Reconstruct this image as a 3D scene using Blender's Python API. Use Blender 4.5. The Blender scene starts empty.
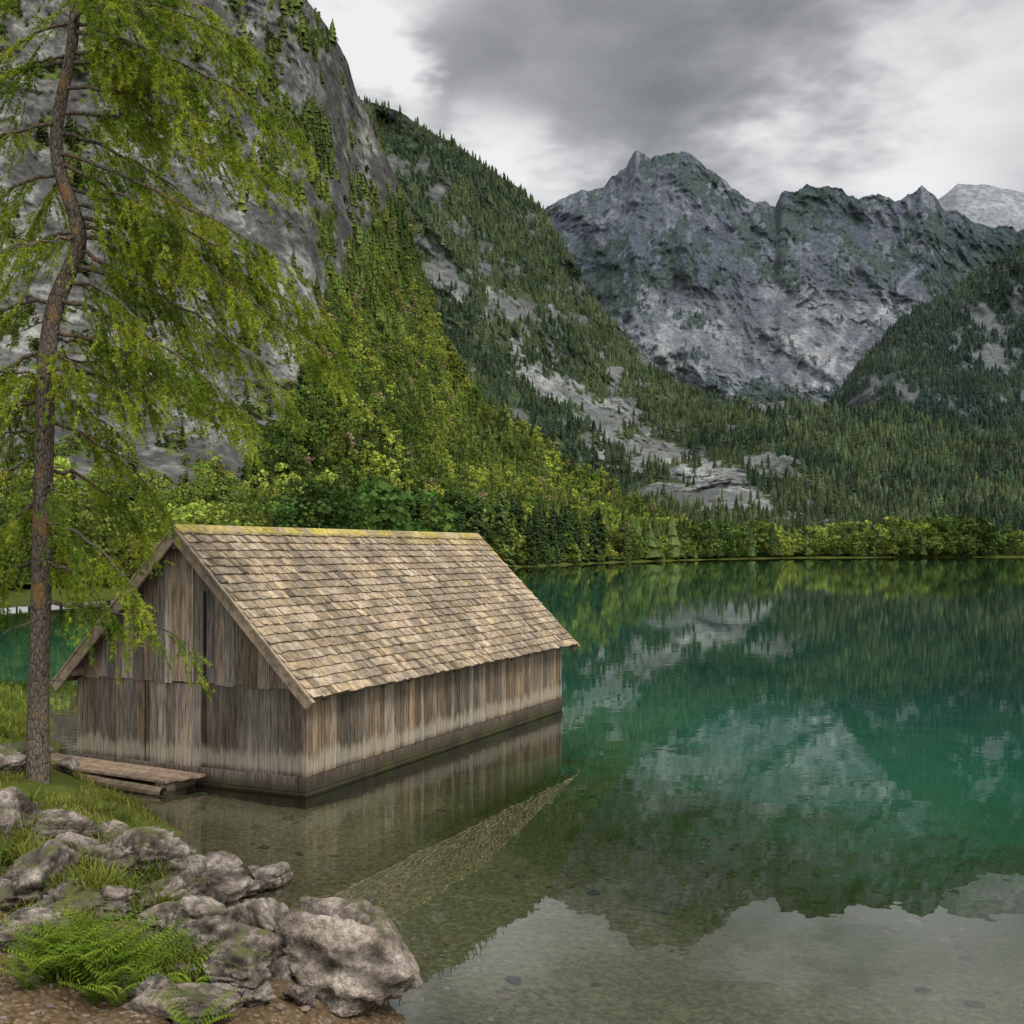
import bpy, math, numpy as np
from mathutils import Vector
rng=np.random.default_rng(7)
F_=1100.0; H=4.0; HZ=550.0
def sv(px,py,D):
    px=np.asarray(px,float);py=np.asarray(py,float);D=np.asarray(D,float)
    return np.stack([(px-512)/F_*D, D*np.ones_like(px), H+(HZ-py)/F_*D],-1)
def at(px,py,z=0.0):
    D=F_*(H-z)/(py-HZ); return np.array([(px-512)/F_*D,D,z])
# ---------- noise
R=rng.random((64,64,64)).astype(np.float32)
def vn(p):
    i=np.floor(p).astype(np.int32); f=(p-i).astype(np.float32); u=f*f*(3-2*f); i&=63; j=(i+1)&63
    x0,y0,z0=i[...,0],i[...,1],i[...,2]; x1,y1,z1=j[...,0],j[...,1],j[...,2]
    ux,uy,uz=u[...,0],u[...,1],u[...,2]
    a=R[x0,y0,z0]*(1-ux)+R[x1,y0,z0]*ux; b=R[x0,y1,z0]*(1-ux)+R[x1,y1,z0]*ux
    c=R[x0,y0,z1]*(1-ux)+R[x1,y0,z1]*ux; d=R[x0,y1,z1]*(1-ux)+R[x1,y1,z1]*ux
    return (a*(1-uy)+b*uy)*(1-uz)+(c*(1-uy)+d*uy)*uz
def fbm(p,o=5,g=.5,ridge=False):
    s=0;a=1;t=0;p=np.array(p,float)
    for k in range(o):
        n=vn(p+k*17.3)
        if ridge: n=1-abs(2*n-1)
        s=s+a*n;t+=a;a*=g;p=p*2.03
    return s/t
def ss(x,a,b):
    t=np.clip((x-a)/(b-a),0,1);return t*t*(3-2*t)
# ---------- mesh builders
def link(o,parent=None):
    bpy.context.scene.collection.objects.link(o)
    if parent is not None:o.parent=parent
    return o
def build(name,V,Fa,mat,col=None,attrs=None,smooth=False,parent=None):
    V=np.asarray(V,np.float32);Fa=np.asarray(Fa,np.int32);k=Fa.shape[1]
    m=bpy.data.meshes.new(name)
    m.vertices.add(len(V));m.vertices.foreach_set("co",V.ravel())
    m.loops.add(Fa.size);m.loops.foreach_set("vertex_index",Fa.ravel())
    m.polygons.add(len(Fa));m.polygons.foreach_set("loop_start",np.arange(0,Fa.size,k,dtype=np.int32))
    m.update(calc_edges=True)
    m.polygons.foreach_set("use_smooth",np.full(len(Fa),bool(smooth)))
    if col is not None:
        c=np.ones((len(V),4),np.float32);c[:,:3]=col
        a=m.color_attributes.new("Col",'FLOAT_COLOR','POINT');a.data.foreach_set("color",c.ravel())
    for n,v in (attrs or {}).items():
        a=m.attributes.new(n,'FLOAT','POINT');a.data.foreach_set("value",np.asarray(v,np.float32).ravel())
    m.materials.append(mat)
    return link(bpy.data.objects.new(name,m),parent)
def empty(name,loc=(0,0,0)):
    o=bpy.data.objects.new(name,None);o.empty_display_size=.3;link(o);return o
class Geo:
    def __init__(s):s.V=[];s.F=[];s.C=[];s.n=0
    def add(s,V,F,c):
        V=np.asarray(V,float);s.V.append(V);s.F.append(np.asarray(F)+s.n);s.n+=len(V)
        s.C.append(np.broadcast_to(np.asarray(c,float),(len(V),3)))
    def hexa(s,V8,c):
        s.add(V8,[[0,3,2,1],[4,5,6,7],[0,1,5,4],[1,2,6,5],[2,3,7,6],[3,0,4,7]],c)
    def tube(s,P,r,c,n=8):
        P=np.asarray(P,float);r=np.broadcast_to(r,(len(P),));T=np.gradient(P,axis=0);T/=np.linalg.norm(T,axis=1)[:,None]+1e-9
        ref=np.array([0,1,0.]) if abs(T[:,1]).mean()<.7 else np.array([1,0,0.])
        A=np.cross(T,ref);A/=np.linalg.norm(A,axis=1)[:,None]+1e-9;B=np.cross(T,A)
        th=np.arange(n)/n*2*np.pi
        V=P[:,None]+r[:,None,None]*(np.cos(th)[None,:,None]*A[:,None]+np.sin(th)[None,:,None]*B[:,None])
        i=np.arange(len(P)-1)[:,None]*n;j=np.arange(n)[None];k=(j+1)%n
        s.add(V.reshape(-1,3),np.stack([i+j,i+k,i+n+k,i+n+j],-1).reshape(-1,4),c)
    def out(s,name,mat,parent=None,smooth=False):
        return build(name,np.concatenate(s.V),np.concatenate(s.F),mat,np.concatenate(s.C),smooth=smooth,parent=parent)
# ---------- node helpers
class NT:
    def __init__(s,name=None,tree=None):
        if name:
            s.m=bpy.data.materials.new(name);s.m.use_nodes=True;s.t=s.m.node_tree
        else: s.t=tree
        s.t.nodes.clear()
    def n(s,ty,ins=None,**kw):
        x=s.t.nodes.new(ty)
        for k,v in kw.items():setattr(x,k,v)
        for k,v in (ins or {}).items():
            sk=x.inputs[k]
            if isinstance(v,bpy.types.NodeSocket):s.t.links.new(v,sk)
            else:
                if hasattr(sk.default_value,'__len__') and not hasattr(v,'__len__'): v=[v]*len(sk.default_value)
                if hasattr(v,'__len__') and len(sk.default_value)==4 and len(v)==3:v=(*v,1)
                sk.default_value=v
        return x
    def math(s,op,a,b=0.0,c=None,clamp=False):
        d={0:a,1:b}
        if c is not None:d[2]=c
        return s.n('ShaderNodeMath',d,operation=op,use_clamp=clamp).outputs[0]
    def vm(s,op,a,b=(0,0,0),out=0):
        return s.n('ShaderNodeVectorMath',{0:a,1:b},operation=op).outputs[out]
    def noise(s,vec,scale,detail=5,rough=.55,dist=0):
        return s.n('ShaderNodeTexNoise',{'Vector':vec,'Scale':scale,'Detail':detail,'Roughness':rough,'Distortion':dist}).outputs[0]
    def mr(s,v,a,b,c=0.,d=1.,smooth=True):
        return s.n('ShaderNodeMapRange',{0:v,1:a,2:b,3:c,4:d},interpolation_type='SMOOTHSTEP' if smooth else 'LINEAR').outputs[0]
    def mix(s,f,a,b,bt='MIX'):
        x=s.n('ShaderNodeMix',data_type='RGBA',blend_type=bt)
        for k,v in ((0,f),(6,a),(7,b)):
            sk=x.inputs[k]
            if isinstance(v,bpy.types.NodeSocket):s.t.links.new(v,sk)
            else: sk.default_value=(*v,1) if hasattr(v,'__len__') and len(v)==3 else v
        return x.outputs[2]
    def ramp(s,f,stops):
        x=s.n('ShaderNodeValToRGB',{0:f});e=x.color_ramp.elements
        while len(e)>1:e.remove(e[0])
        e[0].position=stops[0][0];e[0].color=(*stops[0][1],1)
        for p,c in stops[1:]:
            q=e.new(p);q.color=(*c,1)
        return x.outputs[0]
    def pos(s):return s.n('ShaderNodeNewGeometry').outputs['Position']
    def attr(s,nm,o=0):return s.n('ShaderNodeAttribute',attribute_name=nm).outputs[o]
    def bump(s,h,dist,st=1.):return s.n('ShaderNodeBump',{'Height':h,'Distance':dist,'Strength':st}).outputs[0]
    def surf(s,sh):
        s.n('ShaderNodeOutputMaterial',{0:sh});return s.m
    def princ(s,col,rough=.8,bump=None,spec=.3):
        d={'Base Color':col,'Roughness':rough,'Specular IOR Level':spec}
        if bump is not None:d['Normal']=bump
        return s.n('ShaderNodeBsdfPrincipled',d).outputs[0]
    def diff(s,col,bump=None):
        d={0:col}
        if bump is not None:d['Normal']=bump
        return s.n('ShaderNodeBsdfDiffuse',d).outputs[0]
# ---------- materials
def foliage_mat(name,trans=.35):
    t=NT(name);c=t.attr("Col");d=t.diff(c)
    if trans<=0:return t.surf(d)
    r=t.n('ShaderNodeBsdfTranslucent',{0:c}).outputs[0]
    return t.surf(t.n('ShaderNodeMixShader',{0:trans,1:d,2:r}).outputs[0])
def mountain_mat(name,s):
    t=NT(name);p=t.pos();n=t.noise(p,s,2,.7)
    return t.surf(t.diff(t.mix(1.,t.attr("Col"),t.mix(t.mr(n,.3,.7),(.72,.72,.72),(1.28,1.28,1.28)),'MULTIPLY')))
M_leaf=foliage_mat("leaf_foliage",.2)
M_con=foliage_mat("conifer_foliage",0)
M_larch=foliage_mat("larch_needles",.4)
M_grass=foliage_mat("grass_blades",.3)
def wood_mat(name,mode):
    t=NT(name);p=t.pos();c=t.attr("Col")
    if mode=='wall':
        g=t.noise(t.n('ShaderNodeMapping',{'Vector':p,'Scale':(14,14,.9)}).outputs[0],2.2,5,.65)
        g2=t.noise(p,1.3,3)
        z=t.n('ShaderNodeSeparateXYZ',{0:p}).outputs[2]
        col=t.mix(1.,c,t.mix(t.mr(g,.3,.7),(.40,.39,.38),(1.55,1.52,1.48)),'MULTIPLY')
        col=t.mix(1.,col,t.mix(g2,(.6,.57,.53),(1.4,1.4,1.4)),'MULTIPLY')
        wob=t.noise(t.n('ShaderNodeMapping',{'Vector':p,'Scale':(5,5,.5)}).outputs[0],1.,4,.7)
        zz=t.math('SUBTRACT',z,t.math('MULTIPLY',wob,.75))
        band=t.math('MULTIPLY',t.mr(zz,.32,.14),t.mr(z,.30,.42))
        col=t.mix(t.math('MULTIPLY',band,t.math('MULTIPLY',g,.95)),col,(.36,.325,.25))
        wet=t.mr(t.math('ADD',z,t.math('MULTIPLY',g2,.1)),.34,.12)
        col=t.mix(t.math('MULTIPLY',wet,.85),col,(.03,.026,.018))
        alg=t.math('MULTIPLY',t.mr(z,.25,.02),t.mr(g2,.4,.6));col=t.mix(t.math('MULTIPLY',alg,.5),col,(.07,.08,.02))
        bh=g
    else:
        g=t.noise(p,9,4,.65);g2=t.noise(p,.9,3)
        col=t.mix(1.,c,t.mix(t.mr(g,.3,.7),(.62,.6,.58),(1.3,1.3,1.3)),'MULTIPLY')
        col=t.mix(1.,col,t.mix(t.mr(g2,.3,.7),(.72,.71,.69),(1.24,1.2,1.12)),'MULTIPLY');bh=g
    return t.surf(t.princ(col,.85,t.bump(bh,.01,.8),.2))
M_wall=wood_mat("weathered_planks",'wall');M_roof=wood_mat("wood_shingles",'roof')
def bark():
    t=NT("larch_bark");p=t.pos();m=t.n('ShaderNodeMapping',{'Vector':p,'Scale':(1,1,.35)}).outputs[0]
    v=t.n('ShaderNodeTexVoronoi',{'Vector':m,'Scale':22.},feature='DISTANCE_TO_EDGE').outputs[0]
    n=t.noise(m,12,4,.6);c=t.mix(n,(.05,.04,.032),(.20,.17,.14));c=t.mix(t.mr(v,0,.12),(.03,.025,.02),c)
    o=t.mr(t.noise(p,2.5,2),.55,.7);c=t.mix(t.math('MULTIPLY',o,.5),c,(.26,.14,.04))
    return t.surf(t.diff(c,t.bump(t.math('ADD',v,n),.03)))
M_bark=bark()
def rockm():
    t=NT("limestone_rock");p=t.pos();n=t.noise(p,2.6,6,.7);n2=t.noise(p,19,4,.7);cv=t.attr("Col")
    c=t.ramp(n,[(.3,(.05,.042,.033)),(.42,(.125,.106,.088)),(.52,(.22,.192,.165)),(.62,(.32,.287,.255)),(.75,(.43,.39,.355))])
    c=t.mix(1.,c,t.mix(t.mr(n2,.3,.7),(.5,.49,.48),(1.3,1.3,1.3)),'MULTIPLY')
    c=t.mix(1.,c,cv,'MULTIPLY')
    z=t.n('ShaderNodeSeparateXYZ',{0:p}).outputs[2]
    c=t.mix(t.mr(t.math('ADD',z,t.math('MULTIPLY',n,.15)),.17,.06),c,(.08,.058,.035))
    nz=t.n('ShaderNodeSeparateXYZ',{0:t.n('ShaderNodeNewGeometry').outputs['Normal']}).outputs[2]
    ms=t.math('MULTIPLY',t.mr(nz,.55,.9),t.mr(n,.50,.42));ms=t.math('MULTIPLY',ms,t.mr(z,.65,1.,0.,.8))
    c=t.mix(ms,c,(.09,.105,.025))
    h=t.noise(p,6,5,.72)
    return t.surf(t.princ(c,.85,t.bump(h,.10,1.),.25))
M_rock=rockm()
# ---------- lake outline
near=[(1200,-60),(200,-30),(30,6.5),(6,7.2),(1,7.5),(-.5,8.2),(-.95,9.2),(-1.6,10.3),(-2.4,11.3),(-3.1,12.6),(-3.9,14.1),(-5.2,16.1),(-6.3,17.8),(-7.6,19.2),(-8.6,20.6),(-9.3,22.5),(-10.4,25),(-12,28.5),(-16,30.5),(-30,33),(-60,42)]
fpx=np.array([-400,0,200,400,520,600,690,800,1024,1400,1700]);fd=np.array([62,85,110,180,259,338,440,560,628,650,690.])
far=[((p-512)/F_*d,d) for p,d in zip(fpx,fd)]
poly=np.array(near+[(-75,50)]+far+[(1200,700)])
def sdist(P):
    d=np.full(len(P),1e9);ins=np.zeros(len(P),bool)
    n=len(poly)
    for i in range(n):
        a=poly[i];b=poly[(i+1)%n];e=b-a
        t=np.clip(((P-a)@e)/(e@e),0,1);q=P-a-t[:,None]*e;d=np.minimum(d,np.hypot(q[:,0],q[:,1]))
        c=((a[1]>P[:,1])!=(b[1]>P[:,1]))
        with np.errstate(divide='ignore',invalid='ignore'):
            xx=(b[0]-a[0])*(P[:,1]-a[1])/(b[1]-a[1])+a[0]
        ins^=c&(P[:,0]<xx)
    return np.where(ins,-d,d)
def gz(P):
    P=np.atleast_2d(np.asarray(P,float))[:,:2]
    near_=ss(-P[:,1],-60,-35)
    P3=np.c_[P,np.zeros(len(P))]
    w=(fbm(P3*.9,3)-.5)*.6*near_
    d=sdist(P)+w
    zm=.95+1.3*ss(-P[:,1],-8,-2);zm=np.where(P[:,1]>18,.7,zm)
    land=zm*(1-np.exp(-np.maximum(d,0)/(zm*1.5)))+np.where(P[:,1]>60,np.minimum(np.maximum(d,0)*.02,4),0)
    land=land+(fbm(P3*2.3,5,.55)-.5)*.3*np.clip(d,0,1)*near_
    dep=np.interp(-d,[0,1,4,7,10,15,25,50,100,200],[0,.12,.34,.62,.95,1.5,2.5,4.6,8.5,16])
    bed=-dep+(fbm(P3*1.5,5,.6)-.5)*.12*near_*np.clip(-d,0,1)
    return np.where(d>0,land,bed)
def hit(px,py):
    D=np.arange(5,35,.05);p=sv(np.full(D.shape,px),np.full(D.shape,py),D);g=gz(p)
    k=np.argmax(p[:,2]<g);q=p[k];q[2]=g[k];return q
def axis(a,b,st,lo,hi,g=1.09):
    c=list(np.arange(a,b+st/2,st));s=st
    while c[-1]<hi:s*=g;c.append(c[-1]+s)
    s=st;f=[a]
    while f[-1]>lo:s*=g;f.append(f[-1]-s)
    return np.array(f[::-1][:-1]+c)
gx=axis(-13,7,.10,-6000,6000);gy=axis(5,30,.10,-600,9000)
GX,GY=np.meshgrid(gx,gy);P=np.c_[GX.ravel(),GY.ravel()];Z=gz(P)
ny,nx=GX.shape;i=np.arange(ny-1)[:,None]*nx;j=np.arange(nx-1)[None]
Fg=np.stack([i+j,i+j+1,i+nx+j+1,i+nx+j],-1).reshape(-1,4)
def groundm():
    t=NT("ground_and_lakebed");p=t.pos();z=t.n('ShaderNodeSeparateXYZ',{0:p}).outputs[2]
    n=t.noise(p,.7,3,.6);n2=t.noise(p,12,3,.75)
    vo=t.n('ShaderNodeTexVoronoi',{'Vector':p,'Scale':24.});vc=vo.outputs['Color'];vd=vo.outputs['Distance']
    vo2=t.n('ShaderNodeTexVoronoi',{'Vector':p,'Scale':5.}).outputs
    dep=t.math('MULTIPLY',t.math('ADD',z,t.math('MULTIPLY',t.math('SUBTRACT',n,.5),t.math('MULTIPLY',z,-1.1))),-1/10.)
    bed=t.ramp(dep,[(0,(.10,.075,.042)),(.012,(.165,.132,.085)),(.026,(.14,.12,.07)),(.040,(.075,.074,.028)),(.06,(.046,.058,.016)),(.09,(.044,.078,.026)),(.14,(.042,.125,.07)),(.21,(.034,.15,.10)),(.34,(.020,.105,.082)),(.6,(.010,.06,.052)),(1,(.005,.036,.035))])  # colour by depth stands in for light absorbed by the water
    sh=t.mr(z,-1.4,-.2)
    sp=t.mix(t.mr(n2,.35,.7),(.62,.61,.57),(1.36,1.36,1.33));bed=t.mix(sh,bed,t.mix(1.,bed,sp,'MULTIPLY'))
    dots=t.math('MULTIPLY',t.mr(vo2['Distance'],.25,.12),t.math('MULTIPLY',sh,.5))
    bed=t.mix(t.math('MULTIPLY',dots,t.mr(n,.42,.56)),bed,(.03,.03,.014))
    gr=t.mix(t.n('ShaderNodeSeparateXYZ',{0:vc}).outputs[0],(.09,.065,.04),(.27,.21,.155));gr=t.mix(t.mr(vd,.35,.6),gr,(.06,.045,.025))
    gr=t.mix(t.mr(n2,.35,.6,0.,.8),gr,(.12,.08,.045))
    gs=t.mix(n2,(.03,.045,.01),(.11,.13,.03))
    gm=t.mr(t.math('ADD',t.attr("grass",2),t.math('MULTIPLY',t.math('SUBTRACT',n,.5),1.1)),.42,.58)
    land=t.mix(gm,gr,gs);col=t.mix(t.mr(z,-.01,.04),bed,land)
    return t.surf(t.diff(col,t.bump(t.noise(p,20,2,.7),.03)))
def grassmask(P):
    x,y=P[:,0],P[:,1]
    g=ss(y,9.5,11.5)*.9
    return np.clip(g,0.12,1)
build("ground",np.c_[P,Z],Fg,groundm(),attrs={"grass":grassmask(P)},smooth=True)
# ---------- water
t=NT("lake_water");p=t.pos()
h=t.math('ADD',t.noise(p,.9,2,.5),t.math('MULTIPLY',t.noise(p,4.,1,.5),.2))
b=t.n('ShaderNodeBump',{'Height':h,'Distance':.0030,'Strength':.8}).outputs[0]
fr=t.n('ShaderNodeFresnel',{'IOR':1.47,'Normal':b}).outputs[0]
tr=t.n('ShaderNodeBsdfTransparent',{0:(.84,.95,.88)}).outputs[0]
gl=t.n('ShaderNodeBsdfGlossy',{'Color':(.97,.99,.98),'Roughness':.005,'Normal':b}).outputs[0]
M_water=t.surf(t.n('ShaderNodeMixShader',{0:fr,1:tr,2:gl}).outputs[0])
build("lake_water",[(-900,-300,0),(2500,-300,0),(2500,1000,0),(-900,1000,0)],[[0,1,2,3]],M_water)
# ---------- mountains
def mk(name,x0,x1,step,crest,foot,dcrest,dfoot,rows,prof,amp,sc,jag,vegf,tintf,cols_,fd_,fa,kv,back=14,vz=1.9,bed_=1.,fg=.68):
    light,dark,v1,v2=[np.array(c) for c in cols_]
    px=np.arange(x0,x1+step,step,dtype=float);n=len(px)
    cr=np.interp(px,*zip(*crest));ft=np.interp(px,*zip(*foot));dc=np.interp(px,*zip(*dcrest));df=np.interp(px,*zip(*dfoot))
    q=np.c_[px/jag[1],px*0,px*0+3.3]
    cr=cr+jag[0]*2*(fbm(q,6,.65)-.5)
    t_=np.linspace(0,1,rows)[:,None]
    PY=ft+(cr-ft)*t_;PXg=np.broadcast_to(px,PY.shape);D=df+(dc-df)*prof(t_,PXg)
    G=sv(PXg,PY,D)
    wx=(fbm(G/(sc*2)+31,3)-.5)*sc*1.4
    X,Yw,Z=G[...,0],G[...,1],G[...,2]
    n1=fbm(np.stack([(X+wx+Z*.25)/sc,Yw/sc*.5,Z/(sc*2.6)],-1),3,.5)
    n2=fbm(np.stack([(X-wx)/sc*2.6,Yw/sc*1.3,Z/sc*1.3],-1)+9,5,.6,True)
    wf=(fbm(G/fd_+77,2)-.5)*fd_*.9
    f1=fbm(np.stack([(X+wf+Z*.3)/fd_,Yw/fd_*.5,(Z+wf)/(fd_*vz)],-1),6,fg)
    f2=fbm(np.stack([(X-Z*.2)/fd_*2.2,Yw/fd_,Z/(fd_*.9)],-1)+41,5,.7)
    crv=fbm(np.stack([(X+wf*1.3)/(fd_*.9),Yw/fd_*.4,(Z-wf)/(fd_*vz*1.2)],-1)+13,5,.62,True)
    st=fbm(np.stack([(X+Z*.1)/(fd_*3),Yw/(fd_*4),(Z+wf*.5-X*.25)/(fd_*.35)],-1)+23,4,.6)
    tap=np.clip(t_*5,0,1)
    D2=D+tap*(amp*((n1-.5)*-1.5+(n2-.5)*-.5)+fa*((f1-.5)*-2.2+(crv-.55)*2.2+(st-.5)*-.9*bed_))
    G=sv(PXg,PY,D2)
    veg=vegf(PXg,PY,n1,G);tint=tintf(PXg,PY,n1,G)
    v=veg+(f2-.5)*kv+(f1-.5)*kv*.5
    m=ss(v,.44,.58)[...,None]
    f=(ss(f1*.5+f2*.5,.40,.60)*.75+.25*(ss(st,.35,.65)*bed_+ss(f1,.4,.6)*(1-bed_)))*(1-.75*ss(crv,.64,.78))  # crevices darkened in the rock colour, shade painted in
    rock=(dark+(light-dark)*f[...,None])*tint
    vc=v1+(v2-v1)*ss(f2,.38,.62)[...,None]
    col=rock*(1-m)+vc*m
    rowsb=[]
    for k in range(1,back+1):
        B=G[-1].copy();s=k*sc*.35;B[:,1]+=s;B[:,2]-=s*.75*(1+.3*fbm(B/sc,3));rowsb.append(B)
    A=np.concatenate([G,np.array(rowsb)],0);cl=np.concatenate([col,np.repeat(col[-1:],back,0)],0)
    r=A.shape[0];i=np.arange(r-1)[:,None]*n;j=np.arange(n-1)[None]
    Fm=np.stack([i+j,i+j+1,i+n+j+1,i+n+j],-1).reshape(-1,4)
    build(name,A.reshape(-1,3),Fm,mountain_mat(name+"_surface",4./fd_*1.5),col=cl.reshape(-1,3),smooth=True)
    return G,m[...,0],PXg,PY
def grey(f):return np.repeat(f[...,None],3,-1)
def fb(G,s,o=4,off=0):return fbm(G/s+off,o,.55)
bA=[(-400,505),(0,510),(120,512),(230,508),(275,450),(305,385),(335,305),(370,240),(400,190),(412,120),(800,-200)]
def vegA(X,Y,n,G):
    b=np.interp(X,*zip(*bA));f=ss(Y-b,-35,20)
    st=fbm(np.stack([(G[...,0]+G[...,2]*.5)/38,G[...,1]*0,(G[...,2]-G[...,0]*.35)/90],-1)+5,5,.6)
    return f*.8+.34+(st-.5)*1.4
def tA(X,Y,n,G):
    g=.72+.56*fb(G,60,4);w=.06*(fb(G,30,3,8)-.5)
    return np.stack([g*(1+w),g,g*(1-w)],-1)
GA=mk("cliff_mountain",-400,732,1.5,[(-420,-330),(0,-260),(200,-140),(285,-45),(308,0),(330,28),(348,62),(357,95),(378,135),(400,185),(410,235),(426,285),(447,345),(480,395),(560,458),(640,503),(700,537),(732,549)],
 list(zip(fpx,550+3000/fd)),[(-420,330),(0,380),(310,440),(357,520),(447,600),(560,610),(732,500)],list(zip(fpx,fd+3)),460,
 lambda t,X:1-(1-t)**1.7,22,38,(9,20),vegA,tA,((.235,.234,.226),(.048,.049,.047),(.028,.042,.012),(.07,.09,.025)),11,2.9,2.6,vz=2.3)
band=np.array([(440,272),(475,300),(520,345),(560,385),(600,425),(650,462),(700,485),(765,508)],float)
def bdist(X,Y,bd):
    d=np.full(X.shape,1e9)
    for a,b in zip(bd[:-1],bd[1:]):
        e=b-a;t=np.clip(((X-a[0])*e[0]+(Y-a[1])*e[1])/(e@e),0,1);d=np.minimum(d,np.hypot(X-a[0]-t*e[0],Y-a[1]-t*e[1]))
    return d
def vegB(X,Y,n,G):
    d=bdist(X,Y+20*(fb(G,60,3,4)-.5),band);w=np.interp(X,[440,560,620,700,765],[15,24,38,32,9])
    up=.08*ss(-Y,-330,-180)
    return .32+ss(d/w,.3,1.6)*.52-up+(fb(G,70,5,5)-.5)*1.1
def tB(X,Y,n,G):
    d=bdist(X,Y,band);return tA(X,Y,n,G)*(1+.3*np.exp(-(d/30)**2))[...,None]
GB=mk("valley_mountain",300,945,1.4,[(300,40),(357,97),(400,112),(450,142),(490,170),(520,190),(545,213),(575,265),(600,308),(640,352),(680,385),(740,408),(800,445),(860,492),(900,522),(945,549)],
 [(300,551),(945,551)],[(300,1250),(545,1500),(680,1300),(800,1000),(945,760)],[(300,660),(600,620),(720,520),(945,650)],330,
 lambda t,X:t**.8,90,110,(4,22),vegB,tB,((.215,.222,.215),(.065,.07,.067),(.026,.04,.024),(.05,.066,.034)),42,6,2.4)
def vegC(X,Y,n,G):
    low=ss(Y,365,425)*.5
    mid=.16*np.exp(-((Y-245)/45)**2)
    right=ss(X,900,1010)*ss(Y,200,260)*.4
    left=.3*ss(-X,-660,-590)*ss(Y,215,300)
    return .42+mid+low+right+left+(fb(G,200,5,2)-.5)*1.1-.26*ss(Y,275,305)*ss(-Y,-400,-365)*ss(X,600,650)
def tC(X,Y,n,G):
    pale=ss(Y,255,325);g=.78+.2*fb(G,200,4)+.22*pale
    sc=0
    for (a,b,w) in (((905,290),(815,385),2.2),((845,320),(825,400),3.5),((735,390),(748,402),7),((930,250),(860,340),2),((760,370),(748,395),3)):
        d=bdist(X+14*(fb(G,90)-.5),Y,np.array([a,b],float));sc=np.maximum(sc,np.exp(-(d/w)**2))
    g=g+.6*sc
    return np.stack([g*(1+.05*pale),g*1.01,g*(1.03-.08*pale)],-1)
GC=mk("massif_mountain",480,1300,1.2,[(480,232),(545,207),(570,193),(603,186),(625,168),(636,152),(645,150),(652,158),(668,154),(690,156),(715,172),(735,186),(752,200),(775,205),(784,190),(795,192),(808,181),(816,188),(835,184),(858,198),(872,193),(895,201),(923,188),(945,206),(975,222),(1024,232),(1150,225),(1420,150)],
 [(480,470),(1420,470)],[(480,2800),(1420,2800)],[(480,1750),(1420,1750)],300,lambda t,X:t**.7,190,230,(9,15),vegC,tC,((.172,.186,.208),(.062,.072,.09),(.028,.041,.044),(.046,.062,.06)),62,10,2.6,vz=3.0,bed_=.3,fg=.75)  # blue-grey rock colours carry painted distance haze
def vegD(X,Y,n,G):
    return .80-.4*np.exp(-((X-870)/50)**2-((Y-395)/18)**2)-.22*np.exp(-((X-960)/60)**2-((Y-330)/40)**2)+(fb(G,120,5,8)-.5)*.95
GD=mk("forested_mountain",785,1300,1.7,[(785,445),(815,418),(840,392),(870,352),(900,320),(960,283),(1030,242),(1100,212),(1420,120)],
 [(785,500),(1420,500)],[(785,1750),(1420,2100)],[(785,1350),(1420,1350)],190,lambda t,X:t**.8,130,220,(6,30),vegD,tA,((.17,.182,.19),(.075,.083,.087),(.028,.043,.038),(.046,.063,.046)),60,7,2.0)  # bluish rock tones include haze put into the colour
def vegE(X,Y,n,G):
    return .85-.5*np.exp(-((X-822)/14)**2-((Y-438)/7)**2)+(fb(G,100,4,1)-.5)*.9
GE=mk("forested_hill",600,1300,1.7,[(600,400),(660,390),(740,404),(800,402),(850,414),(890,405),(930,424),(985,425),(1024,440),(1420,445)],
 [(600,550.5),(1420,550.5)],[(600,1350),(1420,1250)],[(600,700),(800,640),(1024,680),(1420,700)],140,lambda t,X:t**.8,100,130,(5,28),vegE,tA,((.20,.21,.205),(.075,.08,.077),(.028,.042,.028),(.05,.068,.038)),40,5,1.4)
mk("snowy_mountain",880,1420,3,[(880,250),(930,205),(958,184),(985,186),(1024,192),(1100,165),(1420,180)],
 [(880,330),(1420,330)],[(880,4600),(1420,4600)],[(880,3700),(1420,3700)],90,lambda t,X:t,110,500,(5,30),lambda X,Y,n,G:X*0+.1+.3*n,lambda X,Y,n,G:grey(.95+.1*fb(G,300)),((.22,.23,.245),(.155,.165,.18),(.17,.18,.195),(.19,.20,.215)),160,10,1.)  # pale, low-contrast colours: haze and cloud fade painted in
# ---------- trees
def con_t(r,tiers=4,m=6):
    V=[];Fc=[];C=[];n=0
    for k in range(tiers):
        b=.08+.84*k/tiers;a=min(1.,b+1.7/tiers);rad=.19*(1-k/tiers)**.8+.015
        th=r.random()*6+np.arange(m)/m*2*np.pi
        rr=rad*(.6+.7*r.random(m))
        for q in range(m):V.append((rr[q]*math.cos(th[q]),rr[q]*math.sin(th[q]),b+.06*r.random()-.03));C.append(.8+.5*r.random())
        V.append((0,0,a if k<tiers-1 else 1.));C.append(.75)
        for q in range(m):Fc.append((n+q,n+(q+1)%m,n+m))
        n+=m+1
    return np.array(V),np.array(Fc),np.array(C)
def con_near(r):
    V=[];C=[]
    for k in range(300):
        z=.05+.93*r.random()**1.15;rad=(.20*(1-z)**.75+.012)*(.75+.4*r.random());a=r.random()*6.283
        d=np.array([math.cos(a),math.sin(a),0]);s=np.array([-d[1],d[0],0])*(.022+.02*(1-z))*(.6+.8*r.random())
        i0=d*rad*.12+[0,0,z+.02];o=d*rad+[0,0,z-.05*(1-z)-.015]
        V+=[i0,o+s,o-s*.8+[0,0,.01*r.normal()]];C+=[.55,1.25*(.7+.5*r.random()),1.05]  # inner ends darker: crown shade put into the colour
    return np.array(V),np.arange(len(V)).reshape(-1,3),np.array(C)
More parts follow.
